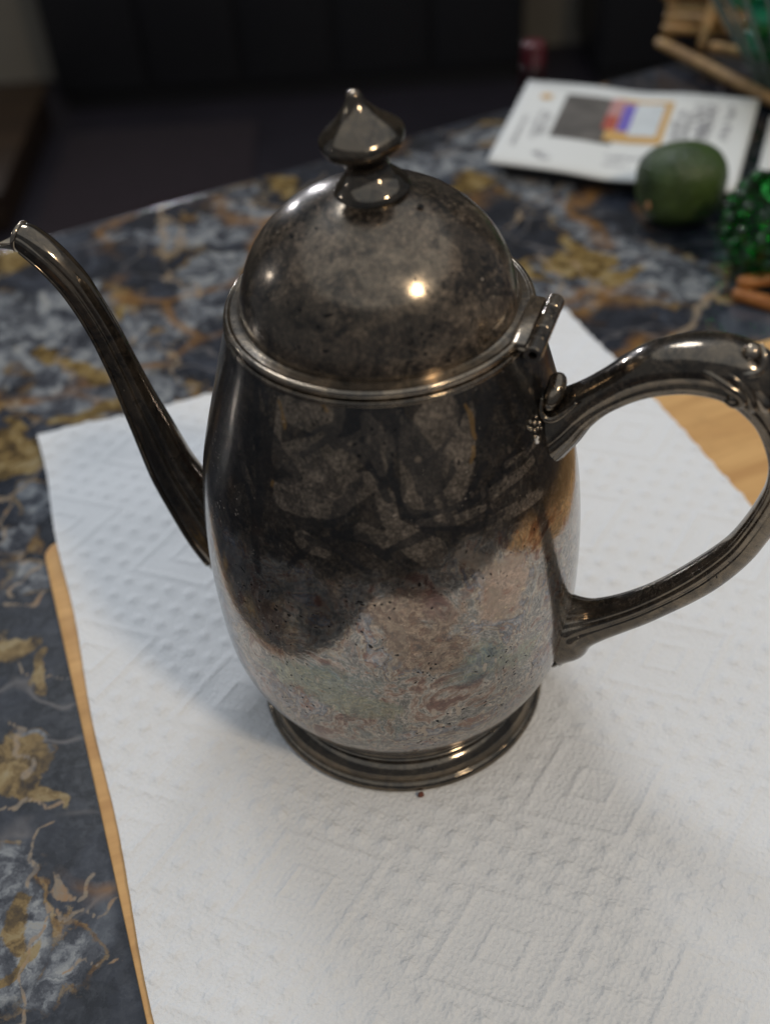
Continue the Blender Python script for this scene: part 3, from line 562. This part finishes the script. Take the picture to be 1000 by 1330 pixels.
# spout: centre line and half width in the plane through the axis
SPOUT= [(-2.225, 3.285, 0.082), (-2.181, 3.269, 0.094), (-2.11, 3.215, 0.1), (-2.046, 3.153, 0.102), (-1.989, 3.083, 0.102), (-1.938, 3.007, 0.103), (-1.898, 2.921, 0.102), (-1.862, 2.832, 0.102), (-1.828, 2.738, 0.103), (-1.797, 2.641, 0.104), (-1.771, 2.538, 0.106), (-1.744, 2.433, 0.109), (-1.72, 2.324, 0.115), (-1.696, 2.213, 0.124), (-1.669, 2.101, 0.134), (-1.64, 1.989, 0.145), (-1.60, 1.82, 0.16), (-1.55, 1.635, 0.178), (-1.445, 1.385, 0.205), (-1.322, 1.14, 0.235), (-1.178, 0.967, .265), (-1.0, .85, .29)]
def spout():
    k = np.array(SPOUT); K = cr(k, 120); path = np.stack([K[:, 0]*hd[0], K[:, 0]*hd[1], K[:, 1]], -1)
    m = 72; a = np.linspace(0, 2*np.pi, m, endpoint=False)
    def sec(i):
        w_ = K[i, 2]; t = i/119
        A_ = w_*SPK[0]; B_ = w_*(SPK[1]+.22*max(0, 1-t*3))
        # ridged section: rounded back, two side creases, narrower keel underneath
        r = np.ones(m)
        g = .5*min(1, t*4)
        for th0, d_, wd in ((R(122), -.14, .075), (-R(122), -.14, .075), (R(106), .05, .10), (-R(106), .05, .10), (R(140), .03, .12), (-R(140), .03, .12)):
            dd = (a-th0+np.pi) % (2*np.pi)-np.pi
            r += d_*np.exp(-(dd/wd)**2)*min(1, .35+t*3)
        return np.stack([np.cos(a)*A_*r, np.sin(a)*B_*r], -1)
    o = sweep('spout', path, sec, M_spout, pot, side=ht, cap=False)
    for lat, thr, r0, r1, i0, i1 in ((1, 118, .010, .022, 6, 112),):
        Tt = np.gradient(path, axis=0); Tt /= np.linalg.norm(Tt, axis=1)[:, None]; pts = []
        for i in range(i0, i1, 3):
            Nn_ = np.cross(ht, Tt[i]); Nn_ = Nn_ if Nn_[2] > 0 else -Nn_
            pts.append(tuple(path[i]+Nn_*math.cos(R(thr))*K[i, 2]*SPK[0]*.99-ht*math.sin(R(thr))*K[i, 2]*(SPK[1]+.22*max(0, 1-i/119*3))*1.0))
        tube('spout_rib', pts, np.linspace(r0, r1, len(pts)), M_spout, o, n=110, m=10, side=tuple(ht))
    # open mouth: inner wall and rolled lip
    K2 = K[:26]; p2 = path[:26]
    q = sweep('spout_lining', p2, lambda i: np.stack([np.cos(a)*K2[i, 2]*SPK[0]*.86, np.sin(a)*K2[i, 2]*(SPK[1]+.22*max(0, 1-i/119*3))*.86], -1), M_bright, o, side=ht, cap=False)
    T = path[0]-path[1]; T /= np.linalg.norm(T); N = np.cross(ht, T)
    ring = []
    b = np.linspace(0, 2*np.pi, 40, endpoint=False)
    for th in b:
        c0 = path[0]+N*math.cos(th)*K[0, 2]*SPK[0]*.95+ht*math.sin(th)*K[0, 2]*(SPK[1]+.22)*.95
        rd = N*math.cos(th)+ht*math.sin(th)
        ring.append([c0+.018*(rd*math.cos(f)+T*math.sin(f)) for f in np.linspace(0, 2*np.pi, 10, endpoint=False)])
    grid('spout_lip', np.array(ring), M_bright, o, wrap_u=True, wrap_v=True)
    # pouring lip reaching forward below the mouth
    Nn = N if N[2] < 0 else -N
    rows = []
    for s_ in np.linspace(0, 1, 10):
        row = []
        for th in np.linspace(-math.pi/2, math.pi/2, 25):
            c0 = path[0]+Nn*math.cos(th)*K[0, 2]*SPK[0]*.96+ht*math.sin(th)*K[0, 2]*1.0
            f = max(0.0, 1-abs(th)/(math.pi/2))**.75
            row.append(c0+(-hd*.20+np.array([0, 0, -.012]))*s_*f-ht*math.sin(th)*.25*K[0, 2]*s_*f)
        rows.append(row)
    lip = grid('pouring_lip', np.array(rows), M_bright, o)
    md = lip.modifiers.new('thick', 'SOLIDIFY'); md.thickness = .016*S; md.offset = 0
SPK = (1.0, .80)
spout()

# handle
HANDLE= [(.90, 2.52, .225), (.965, 2.57, .20), (1.03, 2.625, .165), (1.108, 2.714, .13), (1.198, 2.805, 0.112), (1.301, 2.9, 0.113), (1.403, 2.988, 0.127), (1.509, 3.057, 0.142), (1.62, 3.101, 0.15), (1.734, 3.121, 0.158), (1.848, 3.116, 0.162), (1.956, 3.068, 0.160), (2.044, 2.978, 0.142), (2.119, 2.859, 0.12), (2.176, 2.723, 0.105), (2.216, 2.572, 0.095), (2.224, 2.411, 0.094), (2.192, 2.252, 0.09), (2.146, 2.094, 0.089), (2.09, 1.936, 0.094), (2.013, 1.789, 0.101), (1.923, 1.649, 0.106), (1.822, 1.516, 0.106), (1.712, 1.388, 0.105), (1.593, 1.265, 0.11), (1.464, 1.153, 0.118), (1.34, 1.06, .135), (1.24, 1.0, .175), (1.16, .95, .25), (1.09, .93, .32)]
def handle():
    k = np.array(HANDLE); K = cr(k, 240); path = np.stack([K[:, 0]*hd[0], K[:, 0]*hd[1], K[:, 1]], -1)
    m = 96; a = np.linspace(0, 2*np.pi, m, endpoint=False)
    def sec(i):
        w_ = K[i, 2]; t = i/239
        A_ = w_*HK[0]; B_ = w_*HK[1] if t < .5 else min(w_, .2)*HK[1]
        r = np.ones(m); f = min(1, 8*t)*min(1, 6*(1-t))
        for th0, d_, wd in ((98, -.11, .055), (111, .035, .07), (124, -.11, .05), (137, .02, .06), (150, -.08, .05)):
            for sg in (1, -1):
                dd = (a-sg*R(th0)+np.pi) % (2*np.pi)-np.pi
                r += d_*np.exp(-(dd/wd)**2)*f
        x = np.cos(a); y = np.sin(a)
        x = np.where(x < 0, x*.92, x)
        ex = .85
        return np.stack([np.sign(x)*np.abs(x)**ex*A_*r, np.sign(y)*np.abs(y)**ex*B_*r], -1)
    h = sweep('handle', path, sec, M_trim, pot, side=-ht, cap=True)
    return h, K, path
HK = (1.0, .98)
hobj, HKk, hpath = handle()
# scroll ornaments: frame on the handle side facing the viewer
def hp(s, z, lat=0.0): return tuple(hd*s-ht*lat+np.array([0, 0, z]))
def orn(name, pts, rad, mm=M_bright, n=30): return tube(name, [hp(*p) for p in pts], rad, mm, hobj, n=n, m=12, side=tuple(hd*.3+ht*.2+np.array([0, 0, .93])))
orn('scroll', [(.985, 2.905, -.02), (.99, 2.895, .0), (.995, 2.87, .05), (.985, 2.83, .10), (.97, 2.80, .12), (.965, 2.79, .125)], [.02, .045, .052, .05, .038, .01], M_trim)
ball('scroll_bead', hp(.975, 2.80, .125), .036, M_bright, hobj, scale=(1, 1, .9))
orn('scroll_curl', [(.94, 2.86, .15), (.94, 2.77, .165), (.985, 2.735, .165), (1.04, 2.76, .15), (1.12, 2.84, .12)], [.01, .02, .022, .02, .008], M_trim)
ball('crest_bead', hp(1.93, 3.262, .045), .05, M_bright, hobj)
orn('crest_curl', [(1.83, 3.25, .10), (1.86, 3.20, .115), (1.93, 3.185, .12), (1.985, 3.21, .10), (1.99, 3.27, .07), (1.965, 3.31, .03)], [.008, .018, .022, .022, .018, .008], M_bright)
orn('leaf_rib', [(1.66, 3.185, .115), (1.75, 3.17, .14), (1.85, 3.125, .158), (1.925, 3.08, .160), (1.93, 3.035, .155), (1.89, 3.015, .15), (1.85, 3.03, .15)], [.006, .020, .026, .028, .026, .018, .008], M_trim)
orn('leaf_rib', [(1.76, 3.215, .11), (1.86, 3.175, .14), (1.95, 3.10, .150), (1.985, 3.02, .145), (1.995, 2.97, .13)], [.006, .016, .022, .026, .008], M_trim)
orn('leaf_rib', [(1.95, 3.15, .12), (2.0, 3.09, .13), (2.04, 3.02, .125), (2.06, 2.95, .11)], [.006, .03, .036, .010], M_bright)
ball('leaf_bead', hp(1.885, 3.055, .150), .030, M_trim, hobj)
orn('lower_curl', [(1.17, .74, .0), (1.13, .69, .03), (1.10, .665, .08), (1.12, .65, .12)], [.02, .05, .048, .02], M_trim)
# little cast seed beads beside the upper joint
rs = random.Random(3); seeds = []
for k in range(16):
    az_ = R(-36+rs.uniform(-4.5, 3.0)); z_ = 2.74+rs.uniform(-.05, .05); r_ = body_r(z_)+.004
    b_ = ball('seed_bead', (r_*math.cos(az_), r_*math.sin(az_), z_), rs.uniform(.010, .016), M_bright, pot, sub=1)
M_chalk = plain('white_residue', (.75, .74, .72), .9)
for k in range(4):
    az_ = R(-38+rs.uniform(-.8, .8)); z_ = 2.665+rs.uniform(-.015, .015); r_ = body_r(z_)+.002
    ball('residue_fleck', (r_*math.cos(az_), r_*math.sin(az_), z_), rs.uniform(.008, .014), M_chalk, pot, sub=1)
M_crumb = plain('brown_crumb', (.16, .05, .03), .8)
tag(ball('crumb', (.06, -1.03, .022), .022, M_crumb, sub=2, scale=(1, .8, .8), noise=.15, seed=4), 'tiny reddish brown crumb on the towel touching the front of the foot', 'crumb')

# ---------------------------------------------------------------- white leaflet on a black slab, second sheet
TT = TZ
def quad_patch(name, c4, mat, n=12, m=8, bend=0.0, parent=None, z=0.0, thick=0.0):
    a, b, c_, d = [np.array(q, float) for q in c4]     # TL TR BR BL
    P = np.array([[(a*(1-s)+b*s)*(1-t)+(d*(1-s)+c_*s)*t for t in np.linspace(0, 1, m)] for s in np.linspace(0, 1, n)])
    s = np.linspace(0, 1, n)[:, None]; t = np.linspace(0, 1, m)[None, :]
    P3 = np.concatenate([P, (z+bend*(1-np.exp(-((s-.5)/.12)**2))*1.0+0*t)[..., None]], -1)
    o = grid(name, P3, mat, parent)
    if thick:
        md = o.modifiers.new('thick', 'SOLIDIFY'); md.thickness = thick*S; md.offset = -1
    return o
LC = [(2.36, 10.16), (5.24, 9.04), (4.25, 6.62), (1.51, 7.84)]
def lc(s, t):
    a, b, c_, d = [np.array(q, float) for q in LC]; return (a*(1-s)+b*s)*(1-t)+(d*(1-s)+c_*s)*t
M_card = plain('white_card', (.74, .75, .73), .6, scale=20, var=.02)
M_ink = plain('grey_ink', (.40, .40, .42), .7); M_pic = plain('dark_grey_print', (.11, .10, .09), .6, scale=60, var=.9)
M_or = plain('orange_print', (.62, .38, .13), .6); M_rd = plain('red_print', (.45, .10, .07), .6, scale=120, var=.4); M_bl = plain('blue_print', (.17, .13, .50), .6, scale=120, var=.4)
M_pk = plain('pink_print', (.50, .27, .26), .6, scale=120, var=.3); M_lg = plain('pale_print', (.62, .66, .68), .6, scale=90, var=.2)
leaf = empty('leaflet', (0, 0, 0)); tag(leaf, 'white printed leaflet with a small colour picture lying behind the green fruit', 'leaflet')
CZ = .05
def onc(name, s0, s1, t0, t1, mm, lift, n=2, m=2, parent=None):
    c4 = [lc(s0, t0), lc(s1, t0), lc(s1, t1), lc(s0, t1)]
    a, b, c_, d = c4
    P = np.array([[(a*(1-s)+b*s)*(1-t)+(d*(1-s)+c_*s)*t for t in np.linspace(0, 1, m)] for s in np.linspace(0, 1, n)])
    ss = np.linspace(s0, s1, n)[:, None]; bend = .035*(1-np.exp(-((ss-.5)/.13)**2))+0*np.linspace(0, 1, m)[None]
    P3 = np.concatenate([P, (CZ+bend+lift)[..., None]], -1)
    return grid(name, P3, mm, parent or leaf)
pg = onc('page', 0, 1, 0, 1, M_card, 0, 40, 10); md = pg.modifiers.new('thick', 'SOLIDIFY'); md.thickness = .03*S; md.offset = 1
pic = onc('picture', .20, .46, .14, .66, M_pic, .004, 14, 6, pg)
onc('picture_border', .42, .66, .12, .62, M_or, .008, 12, 4, pg); onc('picture_panel', .40, .46, .14, .34, M_pk, .012, 4, 4, pg); onc('picture_panel', .40, .455, .34, .50, M_rd, .012, 4, 4, pg)
onc('picture_panel', .46, .51, .18, .50, M_bl, .012, 4, 4, pg); onc('picture_panel', .51, .63, .16, .54, M_lg, .012, 8, 4, pg)
# a printed sun mark, top left
sc_ = lc(.115, .20); mesh('sun_mark', [(sc_[0]+.10*(1 if k % 2 else .7)*math.cos(k*math.pi/8), sc_[1]+.10*(1 if k % 2 else .7)*math.sin(k*math.pi/8), CZ+.045) for k in range(16)], [tuple(range(16))], M_or, pg, smooth=False)
# blurred lines of print: letter-sized strokes, unreadable at this distance
def print_line(s0, t0, s1, t1, h, seed, mm=M_ink):
    r_ = random.Random(seed); V = []; F = []; n = int(np.hypot((s1-s0)*3, (t1-t0)*2.6)/(h*.75))+1
    for k in range(n):
        if r_.random() < .14: continue
        f = (k+.5)/n; p = lc(s0+(s1-s0)*f, t0+(t1-t0)*f); s_ = s0+(s1-s0)*f; z = CZ+.035*(1-math.exp(-((s_-.5)/.13)**2))+.006
        d = lc(s1, t1)-lc(s0, t0); d /= np.linalg.norm(d); q = np.array([-d[1], d[0]])
        for _ in range(3):
            o_ = p+d*r_.uniform(-.3, .3)*h+q*r_.uniform(-.35, .35)*h; an = r_.choice((0, 0, math.pi/2, .9)); dd = d*math.cos(an)+q*math.sin(an); qq = np.array([-dd[1], dd[0]])
            L = h*r_.uniform(.25, .5); wv = h*.09
            i = len(V); V += [(*(o_-qq*L-dd*wv), z), (*(o_-qq*L+dd*wv), z), (*(o_+qq*L+dd*wv), z), (*(o_+qq*L-dd*wv), z)]; F.append((i, i+1, i+2, i+3))
    return mesh('printed_line', V, F, mm, pg, smooth=False)
for k, a_ in enumerate([(.70, .22, .70, .60, .12), (.745, .20, .745, .62, .10), (.80, .12, .80, .62, .22), (.83, .14, .83, .50, .10), (.90, .12, .90, .50, .12), (.13, .38, .13, .70, .08), (.16, .40, .16, .66, .08), (.07, .45, .07, .80, .06), (.46, .78, .62, .78, .10), (.46, .86, .56, .86, .07), (.17, .84, .24, .90, .14), (.66, .74, .66, .92, .09)]):
    print_line(*a_, seed=k)
M_blk = plain('black_plastic', (.012, .012, .013), .35)
def slab_from(name, c4, z0, z1, mat):
    V = [(*q, z0) for q in c4]+[(*q, z1) for q in c4]
    o = mesh(name, V, [(0, 1, 2, 3), (4, 5, 6, 7), (0, 1, 5, 4), (1, 2, 6, 5), (2, 3, 7, 6), (3, 0, 4, 7)], mat, smooth=False)
    md = o.modifiers.new('bevel', 'BEVEL'); md.width = .02*S; md.segments = 2
    return o
tag(slab_from('tablet_case', [tuple(lc(.06, .06)), tuple(lc(.97, .06)), tuple(lc(.985, .95)), tuple(lc(.07, .955))], TZ+.004, CZ-.035, M_blk), 'thin black slab lying flat under the white leaflet', 'tablet case')
sh = slab_from('second_sheet', [(5.32, 8.75), (7.6, 7.9), (6.9, 5.6), (4.40, 6.50)], TZ+.10, TZ+.13, M_card); tag(sh, 'second blank white sheet at the right edge beside the leaflet', 'sheet')
tag(slab_from('dark_booklet', [(5.36, 8.7), (7.6, 7.85), (6.95, 5.65), (4.50, 6.6)], TZ+.004, TZ+.096, M_blk), 'thin dark booklet under the second white sheet', 'booklet')

# ---------------------------------------------------------------- green fruit
def fruit_mat():
    t = NT('dark_green_peel'); n = t.noise(t.co(), 26, 4); f = t.vor(t.co(), 420)
    c = t.mix(t.ramp(n, [(.35, 0), (.65, 1)]), (.020, .040, .010), (.060, .100, .022))
    return t.fin(base=c, rough=.42, normal=t.bump(t.noise(t.co(), 160, 4), .8, .003, t.bump(f, .3, .001)))
fr = empty('green_fruit', (3.57, 6.50, TZ)); tag(fr, 'round dark green fruit with a tan stem scar in front of the white leaflet', 'fruit')
ball('peel', (0, 0, .47), .49, fruit_mat(), fr, sub=5, scale=(1.10, .93, .96), noise=.04, seed=5)
ball('stem_scar', (-.42, -.24, .34), .055, plain('tan_scar', (.42, .22, .11), .8), fr, sub=2, scale=(.6, .6, 1))

# ---------------------------------------------------------------- green glass and wicker at the right edge
def glass(name, col, rough=.03):
    t = NT(name); return t.fin(base=col, rough=rough, Transmission_Weight=1.0, IOR=1.5)
M_gg = glass('green_glass', (.06, .45, .10)); M_gd = NT('deep_green_glass').fin(base=(.01, .30, .07), rough=.06, Transmission_Weight=.35); M_cl = NT('clear_ribbed_glass').fin(base=(.24, .32, .29), rough=.12, Transmission_Weight=.55, IOR=1.5)
M_teal = NT('teal_glass').fin(base=(.02, .42, .22), rough=.06, Transmission_Weight=.35)
gb = empty('green_glass_bowl', (4.42, 5.28, TZ)); tag(gb, 'faceted green glass bowl at the right edge, in front of the green fruit', 'glass bowl')
def facet_bowl(r, h, n, mat, parent):
    V = []; F = []; rings = [(.30, 0), (.62, .10), (.88, .32), (1.0, .58), (.93, .82), (.72, 1.0), (.60, 1.0), (.80, .80), (.86, .58), (.74, .34), (.45, .15)]
    for k, (q, z) in enumerate(rings):
        for i in range(n):
            a_ = 2*math.pi*(i+.5*(k % 2 if k < 6 else (k+1) % 2))/n; V.append((q*r*math.cos(a_), q*r*math.sin(a_), z*h))
    for k in range(len(rings)-1):
        s = (k % 2) if k < 5 else None
        for i in range(n):
            a_, b_ = k*n+i, k*n+(i+1) % n; c_, d_ = (k+1)*n+i, (k+1)*n+(i+1) % n
            if k == 5: F.append((a_, b_, d_, c_)); continue
            if (k % 2 == 0) == (k < 5): F += [(a_, b_, c_), (b_, d_, c_)]
            else: F += [(a_, b_, d_), (a_, d_, c_)]
    F.append(tuple(range(n))[::-1]); F.append(tuple((len(rings)-1)*n+i for i in range(n)))
    return mesh('bowl', V, F, mat, parent, smooth=False)
facet_bowl(.68, .95, 16, M_gg, gb)
hob = None
for row, (q_, z_, n_) in enumerate(((.52, .20, 14), (.66, .42, 16), (.66, .64, 16), (.56, .84, 14))):
    for k in range(n_):
        a_ = 2*math.pi*(k+.5*(row % 2))/n_
        if hob is None: hob = ball('hobnail', (0, 0, 0), .105, M_gg, gb, sub=1); b_ = hob
        else: b_ = hob.copy(); C.objects.link(b_); b_.parent = gb
        b_.location = Vector((q_*math.cos(a_), q_*math.sin(a_), z_))*S; b_.rotation_euler = (k, row, 0)
        if row % 2: b_.data = b_.data
rs = random.Random(5)
def pebble(name, c, r, mat, parent, seed):
    return ball(name, c, r, mat, parent, sub=2, scale=(1, .8, .6), noise=.06, seed=seed)
for k in range(9):
    q = rs.uniform(0, .38); t_ = rs.uniform(0, 6.3)
    pebble('glass_bead', (q*math.cos(t_), q*math.sin(t_), .28+.07*k), .15, (M_gd, M_gg, M_teal)[k % 3], gb, k)
# flared vase of upright clear rods, green glass inside
vase = empty('glass_vase', (5.98, 9.62, TZ)); tag(vase, 'flared clear ribbed glass vase filled with green glass at the top right corner', 'vase')
nr = 30
for k in range(nr):
    a_ = 2*math.pi*k/nr
    b0 = np.array([.5*math.cos(a_), .5*math.sin(a_), .10]); b1 = np.array([2.2*math.cos(a_), 2.2*math.sin(a_), 2.7])
    tube('glass_rod', [tuple(b0), tuple((b0+b1)/2+np.array([0, 0, -.08])), tuple(b1)], [.018, .028, .034], M_cl, vase, n=10, m=8)
lathe('vase_base', cr([(.01, 0), (.5, 0), (.64, .05), (.62, .14), (.45, .18), (.01, .18)], 24), M_cl, vase, n=40)
for k in range(70):
    z_ = .40+1.9*(k/70)**.8; R_ = .22+z_*.60; q = R_*math.sqrt(rs.uniform(.55, 1)); t_ = rs.uniform(2.2, 5.6)
    pebble('glass_nugget', (q*math.cos(t_), q*math.sin(t_), z_), rs.uniform(.20, .30), (M_gd, M_gg, M_teal)[rs.randrange(3)], vase, k+20)
# rattan rack: stacked crossed sticks
rack = empty('rattan_rack', (5.1, 11.2, TZ)); tag(rack, 'stack of crossed tan rattan sticks behind the ribbed glass vase', 'rack')
def stick(a_, b_, r, mat, parent):
    a_ = np.array(a_, float); b_ = np.array(b_, float); mid = (a_+b_)/2
    return tube('stick', [tuple(a_), tuple(a_+(b_-a_)*.02), tuple(mid), tuple(b_-(b_-a_)*.02), tuple(b_)], [.3*r, r, r*1.05, r, .3*r], mat, parent, n=16, m=10)
def rk(p): return (p[0]-5.1, p[1]-11.2, p[2]-TZ)
for a_, b_, r in [((4.45, 11.3, .02), (5.62, 8.75, .02), .078), ((4.50, 11.35, .2), (6.0, 10.9, .2), .075), ((4.62, 11.5, .42), (6.1, 11.0, .42), .085), ((4.50, 11.6, .62), (6.2, 11.1, .66), .10), ((4.62, 11.7, .86), (6.2, 11.3, .88), .09), ((4.60, 11.75, 1.08), (6.2, 11.45, 1.10), .10), ((4.7, 11.9, 1.34), (6.3, 11.6, 1.34), .09), ((4.75, 12.0, 1.58), (6.3, 11.8, 1.58), .08), ((4.8, 12.1, 1.85), (6.3, 11.9, 1.85), .09), ((4.62, 11.45, .02), (4.72, 12.0, 1.7), .08), ((5.0, 10.6, .20), (6.1, 9.9, .10), .07), ((4.55, 11.45, .32), (5.9, 10.75, .40), .07), ((4.6, 11.9, 1.20), (6.2, 11.65, 1.24), .075), ((4.95, 10.9, .05), (5.5, 11.9, 1.6), .07), ((5.3, 10.9, .30), (4.7, 12.0, 1.3), .06)]:
    stick(rk(a_), rk(b_), r, M_stick, rack)
tw = empty('wooden_trivet', (4.5, 4.6, TZ)); tag(tw, 'small orange brown crossed wooden sticks at the right edge above the handle', 'trivet')
for a_, b_, r in [((-.72, .18, .07), (.5, -.75, .07), .075), ((-.68, .20, .19), (.9, .35, .19), .07), ((-.1, .5, .07), (1.0, -.3, .07), .07)]:
    stick(a_, b_, r, M_twig, tw)
# red bottle at the far edge
rbt = empty('red_bottle', (2.45, 10.42, TZ)); tag(rbt, 'small dark bottle with a glossy red top at the far table edge', 'bottle')
lathe('bottle_body', cr([(.01, 0), (.16, 0), (.185, .03), (.185, .30), (.15, .36), (.01, .38)], 20), plain('dark_red_glass', (.02, .004, .006), .3), rbt, n=28)
lathe('bottle_top', cr([(.01, .36), (.16, .36), (.175, .39), (.17, .60), (.13, .66), (.01, .68)], 20), plain('red_plastic', (.07, .007, .012), .3), rbt, n=28)
